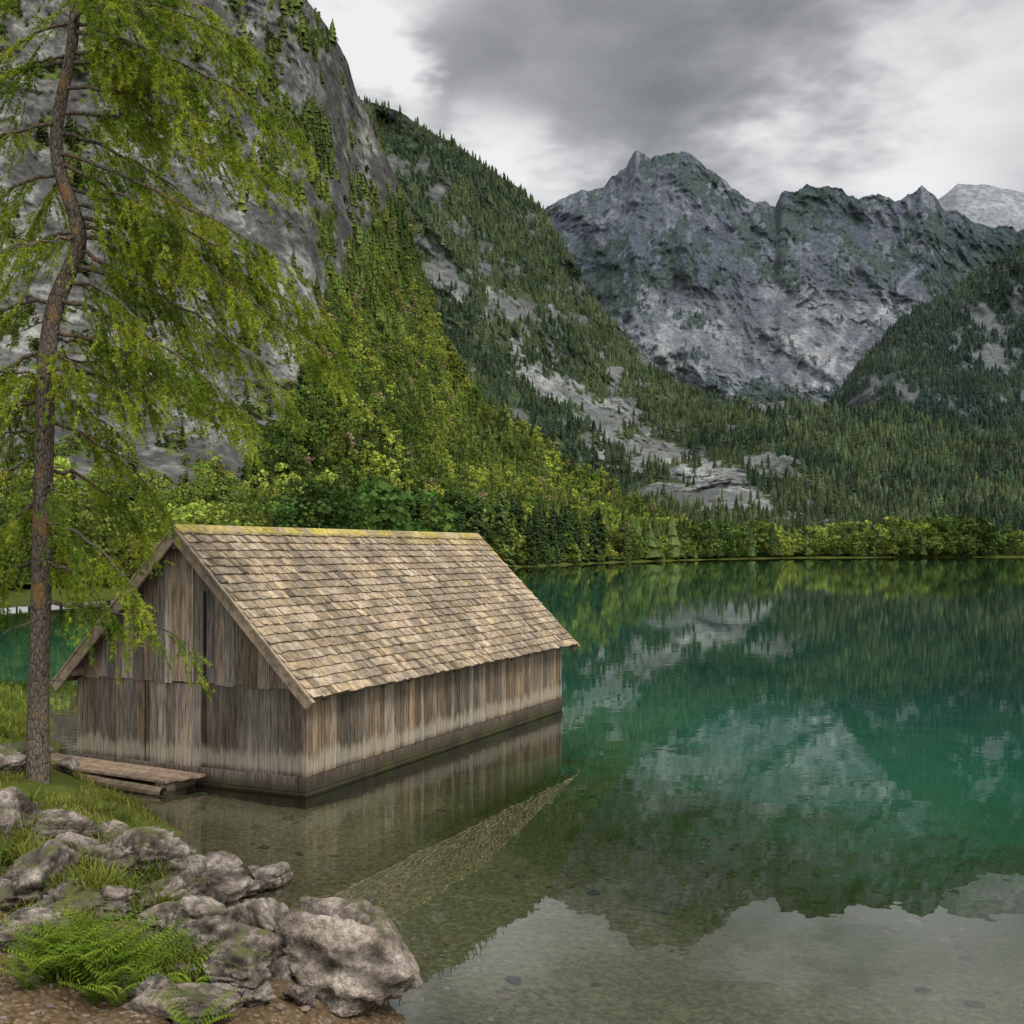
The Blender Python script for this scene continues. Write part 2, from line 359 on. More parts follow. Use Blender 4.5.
def dec_t(r,m=170,ls=.044):
    nb=r.integers(8,13);cs=[]
    for k in range(nb):
        z=.22+.65*r.random();rd=.30*math.sqrt(max(.05,1-((z-.5)/.5)**2));a=r.random()*6.28;q=rd*r.random()**.5
        cs.append((q*math.cos(a),q*math.sin(a),z,.10+.08*r.random()))
    cs.append((0,0,.88,.10))
    V=[];C=[]
    for k in range(m):
        c=cs[r.integers(len(cs))];d=r.normal(size=3);d/=np.linalg.norm(d);d[2]=abs(d[2])*.9 if r.random()<.75 else d[2]
        p=np.array(c[:3])+d*c[3]*(.7+.4*r.random());nrm=d+.7*r.normal(size=3);nrm/=np.linalg.norm(nrm)
        a=np.cross(nrm,[0,0,1.]);a/=np.linalg.norm(a)+1e-6;b=np.cross(nrm,a);s=ls*(.5+.9*r.random())
        V+= [p+a*s,p+b*s*.8,p-a*s*.9,p-b*s];C+=[(.65+.6*p[2])*(.8+.4*r.random())]*4  # leaves darker low in the crown, painted shade
    Fq=np.arange(4*m).reshape(-1,4)
    th=np.arange(4)/4*6.283
    T=[(.015*math.cos(x),.015*math.sin(x),z) for z in (-.05,.55) for x in th]
    V+= [np.array(x) for x in T];C+=[.35]*8
    n=4*m;Fq=np.r_[Fq,[[n+q,n+(q+1)%4,n+4+(q+1)%4,n+4+q] for q in range(4)]]
    return np.array(V),Fq,np.array(C)
def merge(name,temps,pos,sc,col,mat,wid=None):
    N=len(pos);which=rng.integers(len(temps),size=N);Vs=[];Fs=[];Cs=[];n=0
    for k,(V,Fc,C) in enumerate(temps):
        ix=np.where(which==k)[0]
        if not len(ix):continue
        a=rng.random(len(ix))*6.283;ca,sa=np.cos(a)[:,None],np.sin(a)[:,None];s=sc[ix][:,None]
        w=s*(wid if wid is not None else 1)*(.85+.3*rng.random((len(ix),1)))
        X=(V[None,:,0]*ca-V[None,:,1]*sa)*w+pos[ix,0:1];Y=(V[None,:,0]*sa+V[None,:,1]*ca)*w+pos[ix,1:2];Zz=V[None,:,2]*s+pos[ix,2:3]
        Vs.append(np.stack([X,Y,Zz],-1).reshape(-1,3))
        Fs.append((Fc[None]+(np.arange(len(ix))*len(V))[:,None,None]+n).reshape(-1,Fc.shape[1]));n+=len(ix)*len(V)
        Cs.append((C[None,:,None]*col[ix][:,None,:]).reshape(-1,3))
    build(name,np.concatenate(Vs),np.concatenate(Fs),mat,np.concatenate(Cs))
def merge2(name,tn,tf,lim,pos,sc,col,mat,wid):
    k=pos[:,1]<lim
    if k.any():merge(name,tn,pos[k],sc[k],col[k],mat,wid)
    merge(name,tf,pos[~k],sc[~k],col[~k],mat,wid)
def sample(Gd,N,fn,lo=-100,hi=1120):
    G,veg,X,Y=Gd
    e1=G[1:,:-1]-G[:-1,:-1];e2=G[:-1,1:]-G[:-1,:-1];ar=np.linalg.norm(np.cross(e1,e2),axis=-1)
    w=ar*fn(X,Y,veg,G)[:-1,:-1]*((X>lo)&(X<hi))[:-1,:-1]
    w=w.ravel()/w.sum();ix=rng.choice(len(w),N,p=w);r,c=np.divmod(ix,G.shape[1]-1)
    a,b=rng.random((2,N,1));p=G[r,c]+e1[r,c]*a+e2[r,c]*b
    return p,X[r,c],Y[r,c]
CT=[con_t(rng) for _ in range(8)];CN=[con_near(rng) for _ in range(5)];DT=[dec_t(rng) for _ in range(6)];DN=[dec_t(rng,560,.023) for _ in range(5)];ST=[dec_t(rng,45,.095) for _ in range(5)]
def cols(p,base,alt,s,var=.25):
    f=ss(fbm(p/s,3),.3,.7)[:,None];c=np.array(base)*(1-f)+np.array(alt)*f
    return c*(1+var*(2*rng.random((len(p),1))-1))*(1+.12*(2*rng.random((len(p),3))-1))
dens=lambda X,Y,v,G:v**2
p,_,_=sample(GB,11000,dens,300,960);merge("conifer_forest",CT,p-[0,0,1],(5+8*rng.random(len(p))),cols(p,(.025,.041,.024),(.062,.08,.038),60,.5),M_con,.95)
p,_,_=sample(GC,6500,lambda X,Y,v,G:v**2*ss(Y,225,300)+.0*X);merge("conifer_forest",CT,p-[0,0,1],5+8*rng.random(len(p)),cols(p,(.03,.046,.043),(.05,.07,.058),150,.35),M_con,1.)
p,_,_=sample(GD,10000,dens);merge("conifer_forest",CT,p-[0,0,1],7+9*rng.random(len(p)),cols(p,(.027,.043,.035),(.05,.07,.045),100,.4),M_con,1.)
p,_,_=sample(GE,10500,dens);merge("conifer_forest",CT,p-[0,0,1],6+10*rng.random(len(p)),cols(p,(.027,.043,.027),(.066,.09,.044),50,.5),M_con,1.)
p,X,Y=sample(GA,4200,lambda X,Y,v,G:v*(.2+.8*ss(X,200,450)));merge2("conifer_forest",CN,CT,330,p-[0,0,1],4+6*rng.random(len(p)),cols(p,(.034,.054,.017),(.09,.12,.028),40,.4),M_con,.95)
p,X,Y=sample(GA,3000,lambda X,Y,v,G:v*ss(Y-np.interp(X,*zip(*bA)),-50,70)*(.3+ss(Y,250,380)));sz=3.5+5.5*rng.random(len(p))
c=cols(p,(.065,.105,.022),(.24,.285,.048),22,.45);dead=rng.random(len(p))<.045;c[dead]=(.24,.18,.12)
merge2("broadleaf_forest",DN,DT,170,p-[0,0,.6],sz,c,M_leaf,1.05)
p,X,Y=sample(GA,4000,lambda X,Y,v,G:v*ss(np.interp(X,*zip(*bA))-Y,0,20),-60,420)
merge("cliff_shrubs",ST,p-[0,0,.6],1.2+2.6*rng.random(len(p))**1.9,cols(p,(.04,.058,.018),(.11,.135,.033),30,.4),M_leaf,1.1)
seg=np.array(far);L=np.r_[0,np.cumsum(np.hypot(*np.diff(seg,axis=0).T))]
N=1300;u=rng.random(N)**.8*(L[9]-L[1])+L[1];u[:220]=L[0]+(L[3]-L[0])*rng.random(220);q=np.c_[np.interp(u,L,seg[:,0]),np.interp(u,L,seg[:,1])]
off=.6+rng.random(N)**1.4*45*np.clip(q[:,1]/500,.2,1);q[:,1]+=off*.95;q[:,0]-=off*.25
cl_=fbm(np.c_[u/45,u*0,u*0+2],3)
sz=(4+9*rng.random(N))*(1+.35*ss(q[:,1],350,600))*(.55+.95*cl_);sz*=np.where(off<5,.55,1);sz*=np.where(q[:,1]<140,.8,1)
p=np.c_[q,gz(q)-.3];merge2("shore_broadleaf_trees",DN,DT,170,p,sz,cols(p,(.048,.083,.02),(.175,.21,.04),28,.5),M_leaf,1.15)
N=420;u=rng.random(N)*(L[9]-L[3])+L[3];q=np.c_[np.interp(u,L,seg[:,0]),np.interp(u,L,seg[:,1])+4+30*rng.random(N)]
p=np.c_[q,gz(q)-.3];merge2("shore_conifers",CN,CT,380,p,8+10*rng.random(N),cols(p,(.03,.05,.02),(.065,.09,.028),35,.4),M_con,.95)
# ---------- boathouse
C0=np.array([-3.38,17.96]);U=np.array([math.cos(math.radians(64.7)),math.sin(math.radians(64.7))]);Vv=np.array([-U[1],U[0]])
LB=10.7;WB=4.95
def lw(a):
    a=np.asarray(a,float);xy=C0+a[...,0:1]*U+a[...,1:2]*Vv;return np.concatenate([xy,a[...,2:3]],-1)
bh=empty("wooden_boathouse")
rise=2.775/2.825
def rz(v):return 1.60+(np.minimum(v,WB-v)+.35)*rise-.07
def wc():
    b=np.array([.155,.118,.086])*(.5+.85*rng.random());g=b.mean();k=rng.random()*.8
    return b*(1-k)+g*k
W=Geo()
def plankx(u0,u1,v0,v1,z0,za,zb,c):
    W.hexa(lw([(u0,v0,z0),(u1,v0,z0),(u1,v1,z0),(u0,v1,z0),(u0,v0,za),(u1,v0,za),(u1,v1,zb),(u0,v1,zb)]),c)
for face in (0,LB):
    sg=-1 if face==0 else 1
    v=0.0
    while v<WB-.02:
        w=min(.15+.12*rng.random(),WB-v);v1=v+w-.008;o=.03+.012*rng.random()
        door=face==0 and 2.1<v+w/2<3.3
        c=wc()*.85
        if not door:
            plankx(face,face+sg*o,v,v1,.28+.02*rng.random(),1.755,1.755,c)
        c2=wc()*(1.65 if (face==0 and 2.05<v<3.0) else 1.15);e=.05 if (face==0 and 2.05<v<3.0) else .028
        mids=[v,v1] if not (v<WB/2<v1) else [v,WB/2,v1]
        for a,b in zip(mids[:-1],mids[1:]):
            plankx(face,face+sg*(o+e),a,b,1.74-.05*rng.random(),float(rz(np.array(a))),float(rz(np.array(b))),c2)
        v+=w
v=2.12
while v<3.28:
    w=min(.17+.04*rng.random(),3.28-v);plankx(-.01,-.045-.006*rng.random(),v,v+w-.007,.24,1.70,1.70,wc()*1.45);v+=w
plankx(-.03,-.07,2.02,2.1,.2,1.70,1.70,(.04,.032,.024));plankx(-.03,-.06,3.3,3.35,.2,1.70,1.70,(.07,.055,.04))
plankx(-.05,-.085,2.0,2.045,1.8,3.3,3.3,(.02,.016,.012))  # near-black strip painted in for the shaded gap beside the hatch
for v in (0,WB):
    sg=-1 if v==0 else 1;u=0.
    while u<LB-.02:
        w=min(.14+.1*rng.random(),LB-u);o=.03+.012*rng.random()
        W.hexa(lw([(u,v,.3),(u+w-.008,v,.3),(u+w-.008,v+sg*o,.3),(u,v+sg*o,.3)]+[(u,v,1.9),(u+w-.008,v,1.9),(u+w-.008,v+sg*o,1.9),(u,v+sg*o,1.9)]),wc()*[1.15,1.1,.98]);u+=w
for z0,z1,o in ((.06,.29,.07),(-.2,.05,.05),(-2.6,-.21,.03)):
    for a,b,c,d in ((-o,LB+o,-o,.1),(-o,LB+o,WB-.1,WB+o)):
        W.hexa(lw([(a,c,z0),(b,c,z0),(b,d,z0),(a,d,z0),(a,c,z1),(b,c,z1),(b,d,z1),(a,d,z1)]),wc()*.8)
    for a,b in ((-o-.02,.1),(LB-.1,LB+o+.02)):
        W.hexa(lw([(a,.105,z0),(b,.105,z0),(b,WB-.105,z0),(a,WB-.105,z0),(a,.105,z1),(b,.105,z1),(b,WB-.105,z1),(a,WB-.105,z1)]),wc()*.8)
for (a,b) in ((-.02,-.055),(-.02,WB-.06),(LB-.08,-.055),(LB-.08,WB-.06)):
    W.hexa(lw([(a-.03,b,.295),(a+.1,b,.295),(a+.1,b+.115,.295),(a-.03,b+.115,.295),(a-.03,b,1.67),(a+.1,b,1.67),(a+.1,b+.115,1.67),(a-.03,b+.115,1.67)]),wc()*.9)
W.out("plank_walls",M_wall,bh)
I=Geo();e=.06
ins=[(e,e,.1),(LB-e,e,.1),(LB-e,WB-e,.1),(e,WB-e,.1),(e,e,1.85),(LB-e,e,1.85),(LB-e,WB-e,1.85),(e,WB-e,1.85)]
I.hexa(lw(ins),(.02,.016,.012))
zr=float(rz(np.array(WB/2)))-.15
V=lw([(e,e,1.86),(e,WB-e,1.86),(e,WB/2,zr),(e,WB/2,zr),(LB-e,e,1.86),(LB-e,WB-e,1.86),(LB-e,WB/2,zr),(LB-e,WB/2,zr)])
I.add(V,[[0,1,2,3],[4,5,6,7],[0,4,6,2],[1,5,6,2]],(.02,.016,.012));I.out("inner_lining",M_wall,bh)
RS=Geo();SL=math.hypot(2.825,2.775);cs,sn=2.825/SL,2.775/SL;ROWS=20;ex=SL/ROWS
def rp(side,a,s,n):
    v=-.35+s*cs-n*sn;z=1.60+s*sn+n*cs
    if side:v=WB-v
    return (a,v,z)
for side in (0,1):
    for i_ in range(ROWS):
        a=-.32+rng.random()*.02;s0=i_*ex
        while a<LB+.3:
            w=min(.08+.12*rng.random(),LB+.32-a)
            if w<.03:break
            j=.03*(rng.random()-.5);s1=min(s0+ex*1.55,SL);l=.058+.02*rng.random();jj=.008*rng.normal()
            base=np.array([.365,.285,.188])*(.60+.60*rng.random());k=rng.random()*.45;base=base*(1-k)+base.mean()*k
            if rng.random()<.08:base*=.6
            ms=0
            if i_>=ROWS-1:ms=.6*rng.random()
            if i_==ROWS-2 and a>LB*.55:ms=.45*rng.random()
            if a>LB+.12 and rng.random()<.5:ms=.5
            if rng.random()<.004:ms=.4
            base=base*(1-ms)+np.array([.30,.25,.03])*ms
            th=.03
            A=[rp(side,a,s0+j,l-th),rp(side,a+w-.007,s0+j,l-th+jj),rp(side,a+w-.007,s1,.004),rp(side,a,s1,.004),
               rp(side,a,s0+j,l),rp(side,a+w-.007,s0+j,l+jj),rp(side,a+w-.007,s1,.02),rp(side,a,s1,.02)]
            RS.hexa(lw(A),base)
            RS.C[-1]=RS.C[-1].copy();RS.C[-1][:2]*=.35;RS.C[-1][4:6]*=.85  # butt ends darkened in colour as painted shadow lines between rows
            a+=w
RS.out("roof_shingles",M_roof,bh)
RD=Geo()
for side in (0,1):
    A=[rp(side,-.30,0.03,-.045),rp(side,LB+.30,0.03,-.045),rp(side,LB+.30,SL-.02,-.045),rp(side,-.30,SL-.02,-.045),rp(side,-.30,0.03,-.003),rp(side,LB+.30,0.03,-.003),rp(side,LB+.30,SL-.02,-.003),rp(side,-.30,SL-.02,-.003)]
    RD.hexa(lw(A),(.12,.095,.07))
    for a0,a1 in ((-.345,-.305),(LB+.305,LB+.345)):
        A=[rp(side,a0,-.05,-.17),rp(side,a1,-.05,-.17),rp(side,a1,SL-.002,-.17),rp(side,a0,SL-.002,-.17),rp(side,a0,-.05,.0),rp(side,a1,-.05,.0),rp(side,a1,SL-.002,0),rp(side,a0,SL-.002,0)]
        RD.hexa(lw(A),(.23,.185,.145))
        a0_,a1_=(a0-.02,a1+.01) if a0<0 else (a0-.01,a1+.02)
        A=[rp(side,a0_,-.06,.003),rp(side,a1_,-.06,.003),rp(side,a1_,SL,.003),rp(side,a0_,SL,.003),rp(side,a0_,-.06,.03),rp(side,a1_,-.06,.03),rp(side,a1_,SL,.03),rp(side,a0_,SL,.03)]
        RD.hexa(lw(A),(.28,.23,.18))
    for a in np.arange(.2,LB,.9):
        A=[rp(side,a,.04,-.14),rp(side,a+.09,.04,-.14),rp(side,a+.09,.55,-.14),rp(side,a,.55,-.14),rp(side,a,.04,-.047),rp(side,a+.09,.04,-.047),rp(side,a+.09,.55,-.047),rp(side,a,.55,-.047)]
        RD.hexa(lw(A),(.10,.08,.06))
for v,z in ((.02,1.74),(WB-.14,1.74),(WB/2-.06,4.02)):
    for a0,a1 in ((-.3,-.07),(LB+.07,LB+.3)):
        RD.hexa(lw([(a0,v,z),(a1,v,z),(a1,v+.12,z),(a0,v+.12,z),(a0,v,z+.13),(a1,v,z+.13),(a1,v+.12,z+.13),(a0,v+.12,z+.13)]),(.13,.1,.08))
a=-.34
zt=1.60+2.775
while a<LB+.34:
    w=min(.3+.3*rng.random(),LB+.345-a);k=rng.random();c=np.array([.30,.25,.17])*(1-k*.75)+np.array([.34,.29,.03])*k*.75
    for s in (-1,1):
        RD.hexa(lw([(a,WB/2,zt+.03),(a+w-.004,WB/2,zt+.03),(a+w-.004,WB/2+s*.13,zt-.08),(a,WB/2+s*.13,zt-.08),(a,WB/2,zt+.068),(a+w-.004,WB/2,zt+.068),(a+w-.004,WB/2+s*.135,zt-.048),(a,WB/2+s*.135,zt-.048)]),c)
    a+=w
RD.out("roof_boards",M_roof,bh)
wk=empty("wooden_walkway");K=Geo()
for k in range(3):
    u0=-.14-.25*k
    K.hexa(lw([(u0-.24,1.95+.1*k,.16),(u0,1.95+.1*k,.16),(u0,5.5+.25*k,.24),(u0-.24,5.5+.25*k,.24),(u0-.24,1.95+.1*k,.20),(u0,1.95+.1*k,.20),(u0,5.5+.25*k,.28),(u0-.24,5.5+.25*k,.28)]),np.array([.26,.20,.15])*(.75+.4*rng.random()))
for v in (2.2,3.6,5.0):
    K.hexa(lw([(-.9,v,-.35),(-.1,v,-.35),(-.1,v+.14,-.35),(-.9,v+.14,-.35),(-.9,v,.155),(-.1,v,.155),(-.1,v+.14,.155),(-.9,v+.14,.155)]),(.10,.08,.06))
K.tube(lw([(-.98,2.1,.03),(-.97,3.6,.08),(-.95,5.7,.2)]),.09,(.15,.12,.085),10)
K.out("boards",M_roof,wk)
# ---------- larch
la=empty("larch_tree")
tp=[(36,800,.24),(37,782,.21),(38,740,.175),(39,680,.165),(41,600,.155),(43,500,.15),(45,420,.145),(46,360,.14),(54,305,.135),(70,270,.13),(82,240,.125),(72,205,.115),(60,175,.11),(55,140,.10),(62,95,.095),(72,50,.09),(76,0,.085),(76,-100,.07),(74,-220,.05),(74,-340,.015)]
TY=16.4;T=np.array([sv(a,b,TY+.15*math.sin(b/90.)) for a,b,_ in tp]);TR=np.array([c*.92 for *_,c in tp])
T=np.r_[[T[0]-[0,0,.35]],T];TR=np.r_[.26,TR]
zz=np.linspace(T[0,2],T[-1,2],90);TT=np.c_[np.interp(zz,T[:,2],T[:,0]),np.interp(zz,T[:,2],T[:,1]),zz];TT[:,0]=np.convolve(np.pad(TT[:,0],1,'edge'),[.25,.5,.25],'valid')
TRR=np.interp(zz,T[:,2],TR)*(1+.07*(rng.random(90)-.5))
B=Geo();B.tube(TT,TRR,(.1,.1,.1),14)
for k in range(5):
    a=k*1.26+.4;b=TT[2];B.tube([b+[0,0,.25],b+[.2*math.cos(a),.2*math.sin(a),.08],b+[.48*math.cos(a),.48*math.sin(a),-.18]],[.1,.08,.03],(.1,.1,.1),8)
tuft=[];tdir=[]
def branch(p0,p1,r0=.04,dens=1.,lift=.25):
    p0=np.array(p0);p1=np.array(p1);L_=np.linalg.norm(p1-p0);mid=(p0+p1)/2+[0,0,lift*L_*.6]+rng.normal(size=3)*.06*L_
    n=14;s=np.linspace(0,1,n)[:,None];P_=(1-s)**2*p0+2*s*(1-s)*mid+s*s*p1;P_[1:-1]+=rng.normal(size=(n-2,3))*.022
    B.tube(P_,r0*(1-.87*s[:,0]),(.1,.1,.1),6)
    nt=int(L_*17*dens)
    for q in range(nt):
        s_=.10+.90*rng.random()**.8;i0=min(int(s_*(n-1)),n-2);f=s_*(n-1)-i0;b=P_[i0]*(1-f)+P_[i0+1]*f;d=P_[i0+1]-P_[i0];d/=np.linalg.norm(d)
        sd=np.cross(d,[0,0,1]);sd/=np.linalg.norm(sd)+1e-6;sg=1 if rng.random()<.5 else -1
        l=(.25+.85*rng.random())*(1.15-.55*s_)*min(1,L_/2.5+.3)
        dr=d*(.6+.3*rng.random())+sd*sg*(.15+.5*rng.random())+np.array([0,0,-.25-.8*rng.random()]);dr/=np.linalg.norm(dr)
        m=4;tt=np.linspace(0,1,m)[:,None];Q=b+dr*l*tt+np.array([0,0,-.32*l])*tt**2
        B.tube(Q,.005*(1-.6*tt[:,0]),(.1,.1,.1),3)
        k=int(l/.026);ts=rng.random((k,1));tuft.append(b+dr*l*ts+np.array([0,0,-.32*l])*ts**2);tdir.append(np.tile(dr,(k,1)))
        for _ in range(int(l*7)):
            ts=rng.random();b2=b+dr*l*ts+np.array([0,0,-.32*l])*ts**2;d2=dr+rng.normal(size=3)*.40;d2[2]-=.35;d2/=np.linalg.norm(d2);l2=.12+.22*rng.random()
            k=int(l2/.028);t2=rng.random((k,1));tuft.append(b2+d2*l2*t2);tdir.append(np.tile(d2,(k,1)))
def trunk_at(py):
    z=H+(HZ-py)/F_*TY;return np.array([np.interp(z,TT[:,2],TT[:,0]),np.interp(z,TT[:,2],TT[:,1]),z])
R_=[(-120,180,-90),(-60,210,-50),(-20,215,10),(0,250,45),(30,300,130),(50,200,90),(85,240,140),(110,290,180),(150,285,262),(185,325,310),(215,345,345),(235,345,372),(265,290,395),(300,255,420),(330,235,415),(370,150,400),(420,165,505),(470,150,540),(520,140,600),(560,110,610),(605,200,652),(20,170,60),(130,220,230),(200,250,300),(250,210,350),(400,130,450),(-40,160,30),(60,170,110),(160,190,240),(220,180,290),(280,170,370)]
for s,ex_,ey in R_:
    branch(trunk_at(s),sv(ex_,ey,TY+rng.uniform(-1.3,1.3)),.036,(1. if s<380 else .7)*(.6 if s==605 else 1))
for s,ex_,ey in [(-80,-60,-30),(-20,-90,40),(20,-60,90),(60,-100,110),(120,-80,190),(170,-60,250),(230,-110,320),(300,-70,360),(350,-90,430),(400,-50,450),(450,-60,520),(500,-30,560),(560,-40,610)]:
    branch(trunk_at(s),sv(ex_,ey,TY+rng.uniform(-1.2,1.2)),.035,.8)
for k in range(22):
    py=rng.uniform(-300,560);b=trunk_at(py);a=rng.random()*6.28;l=(1.2+1.6*rng.random())*(.6 if py<-100 or py>400 else 1)
    branch(b,b+[l*math.cos(a)*.75,l*math.sin(a)*1.1,-.1-.6*rng.random()],.03,.7)
for k in range(16):
    py=rng.uniform(300,700);b=trunk_at(py);a=rng.random()*6.28;l=.4+.7*rng.random();s=np.linspace(0,1,6)[:,None]
    B.tube(b+np.array([math.cos(a),math.sin(a),-.25])*l*s+rng.normal(size=(6,3))*.02,.012*(1.1-s[:,0]),(.1,.1,.1),4)
B.out("trunk_and_branches",M_bark,la,smooth=True)
tuft=np.concatenate(tuft);tdir=np.concatenate(tdir);NN=4
c=np.repeat(tuft,NN,0);d=np.repeat(tdir,NN,0)*.8+rng.normal(size=(len(c),3))*.6;d/=np.linalg.norm(d,axis=1)[:,None]
sd=np.cross(d,rng.normal(size=d.shape));sd/=np.linalg.norm(sd,axis=1)[:,None];l=(.04+.035*rng.random((len(c),1)))
V=np.stack([c-sd*.0075,c+sd*.0075,c+d*l],1).reshape(-1,3)
cc=cols(tuft,(.12,.20,.02),(.34,.40,.045),.5,.35);cc=np.repeat(cc,NN*3,0)
build("needles",V,np.arange(len(V)).reshape(-1,3),M_larch,cc,parent=la)
# ---------- rocks
def rock(name,c,size,rot,seed,sub=5,cuts=11,soft=1.):
    import bmesh
    r=np.random.default_rng(seed);bm=bmesh.new();bmesh.ops.create_icosphere(bm,subdivisions=sub,radius=1)
    D=np.array([v.co[:] for v in bm.verts]);Fi=np.array([[v.index for v in f.verts] for f in bm.faces]);bm.free()
    nn=r.normal(size=(cuts,3));nn/=np.linalg.norm(nn,axis=1)[:,None];hh=.46+.42*r.random(cuts)
    if cuts>12:hh=.60+.26*r.random(cuts)
    dt=D@nn.T;rad=np.where(dt>.05,hh/np.maximum(dt,.05),9).min(1);rad=np.minimum(rad,1.12)
    tl=r.normal(size=3)*.25+[0,0,1];lay=(D*rad[:,None])@tl
    fr=fbm(D*3+seed*2,5,.62,True);ly=fbm(np.c_[lay*5+fbm(D*2,2)*2,lay*0,lay*0+seed],3,.6,True)
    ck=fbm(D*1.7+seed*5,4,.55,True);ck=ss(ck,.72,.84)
    rad=rad*(1+.08*(fbm(D*2+seed,4)-.5))+.09*(fr-.6)-.10*ss(ly,.62,.85)-.07*ck
    V=D*rad[:,None]*np.array(size)/2
    ca,sa=math.cos(rot),math.sin(rot);V=np.c_[V[:,0]*ca-V[:,1]*sa,V[:,0]*sa+V[:,1]*ca,V[:,2]]
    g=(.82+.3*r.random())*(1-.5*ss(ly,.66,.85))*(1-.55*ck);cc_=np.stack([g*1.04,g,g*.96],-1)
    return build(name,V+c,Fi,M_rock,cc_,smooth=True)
RK=[(342,1000,1.22,1.0,1.12,.2,.30,64),(265,892,.62,.5,.42,1,.25,4),(262,962,.80,.65,.60,2,.28,5),(212,975,.8,.7,.55,.2,.25,6),(232,1000,.6,.5,.4,2.2,.3,7),(185,998,.7,.55,.42,.9,.3,8),
(192,905,.85,.8,.7,.5,.33,9),(140,885,1.0,.8,.7,.1,.33,10),(85,882,1.0,.8,.75,.9,.33,11),(22,908,1.0,.8,.75,2,.33,12),(10,845,1.1,.8,.85,1,.3,13),(150,918,.75,.6,.5,2,.3,14),(105,918,.7,.6,.45,.4,.3,15),(58,926,.75,.6,.45,1.4,.3,16),
(180,1028,.85,.5,.3,.3,.3,17),(283,980,.4,.35,.3,1.2,.3,18),(5,775,1.0,.8,.7,.4,.3,19),(300,1006,.3,.25,.22,0,.3,20),(150,1008,.38,.32,.27,0,.3,21),(232,940,.5,.45,.42,0,.3,22),(62,772,.45,.45,.3,0,.3,23),(15,953,.6,.5,.38,0,.3,24),(200,940,.65,.5,.5,1,.3,25),(172,864,.55,.45,.35,.4,.3,26),(45,850,.8,.6,.5,.4,.3,27),(120,1002,.28,.27,.2,.4,.3,28),(228,897,.55,.5,.42,.7,.3,29),(98,852,.65,.5,.4,2.4,.3,31),
(165,940,.5,.4,.35,.4,.3,32),(118,872,.6,.5,.45,1.9,.3,33),(60,880,.6,.5,.5,2.9,.3,34),(208,918,.4,.35,.3,1.5,.3,35),(250,1010,.3,.25,.2,1.5,.3,36)]
for k,(px,py,w,dd,h_,ro,sk,se) in enumerate(RK):
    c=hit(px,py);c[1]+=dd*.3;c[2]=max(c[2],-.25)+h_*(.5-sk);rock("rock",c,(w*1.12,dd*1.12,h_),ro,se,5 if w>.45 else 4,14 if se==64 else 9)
N=2600;q=np.c_[rng.uniform(-7,1,N),rng.uniform(6.2,15,N)];sd_=sdist(q);q=q[(sd_>-1.6)&(sd_<3.2)]
def peb(r):
    import bmesh
    bm=bmesh.new();bmesh.ops.create_icosphere(bm,subdivisions=2,radius=1);D=np.array([v.co[:] for v in bm.verts]);Fi=np.array([[v.index for v in f.verts] for f in bm.faces]);bm.free()
    D=D*(1+.35*(r.random((len(D),1))-.5))*[1,.75,.5];return D,Fi,np.ones(len(D))
t=NT("pebble_stone");M_peb=t.surf(t.diff(t.mix(1.,t.attr("Col"),t.mix(t.noise(t.pos(),30,2),(.6,.6,.6),(1.3,1.3,1.3)),'MULTIPLY')))
p=np.c_[q,gz(q)];merge("pebbles",[peb(rng) for _ in range(6)],p,.012+.05*rng.random(len(p))**3,cols(p,(.14,.105,.08),(.24,.20,.17),.5,.4),M_peb)
N=900;q=np.c_[rng.uniform(-6,9,N),rng.uniform(8,22,N)];sd_=sdist(q);k=fbm(np.c_[q*.5,q[:,0]*0],3);q=q[(sd_<-.5)&(sd_>-9)&(k>.47)]
p=np.c_[q,gz(q)];merge("lakebed_stones",[peb(rng) for _ in range(6)],p,.02+.09*rng.random(len(p))**3,cols(p,(.04,.036,.018),(.11,.095,.055),.8,.5),M_peb)
# ---------- grass
def blades(name,P0,hgt,spread,col,wid=.006,parent=None):
    n=len(P0);a=rng.random(n)*6.28;ln=spread*(.3+rng.random(n))*hgt;h=hgt*(.5+.7*rng.random(n))
    d=np.c_[np.cos(a),np.sin(a),a*0];s=np.c_[-np.sin(a),np.cos(a),a*0]*wid*(.7+.6*rng.random((n,1)))
    up=np.array([0,0,1.])
    m1=P0+d*(ln*.3)[:,None]+up*(h*.6)[:,None];tp_=P0+d*ln[:,None]+up*(h*.95)[:,None];tq=P0+d*(ln*1.25)[:,None]+up*(h*.8)[:,None]
    V=np.stack([P0-s,P0+s,m1+s*.9,m1-s*.9,tp_+s*.6,tp_-s*.6,tq+s*.1,tq-s*.1],1).reshape(-1,3)
    b=np.arange(n)[:,None]*8;Fq=np.concatenate([b+[0,1,2,3],b+[3,2,4,5],b+[5,4,6,7]])
    build(name,V,Fq,M_grass,np.repeat(col,8,0),parent=parent)
def tufts(cs_,per,sp):
    c=np.repeat(cs_,per,0);c=c+rng.normal(size=c.shape)*sp;return np.c_[c,gz(c)-.02]
N=1300;q=np.c_[rng.uniform(-9,-3.0,N),rng.uniform(10.5,19,N)];sd_=sdist(q);n_=fbm(np.c_[q*.9,q[:,0]*0],4);q=q[(sd_>.2)&(n_>.43)]
p=tufts(q,14,.06);blades("bank_grass",p,.15*np.ones(len(p)),.7,cols(p,(.075,.095,.018),(.20,.20,.045),.6,.45),.005)
N=500;q=np.c_[rng.uniform(-15,-8.6,N),rng.uniform(19,30,N)];q=q[sdist(q)>.3];p=tufts(q,16,.12);blades("bank_grass",p,.2*np.ones(len(p)),.7,cols(p,(.10,.14,.02),(.22,.24,.04),.8,.4),.009)
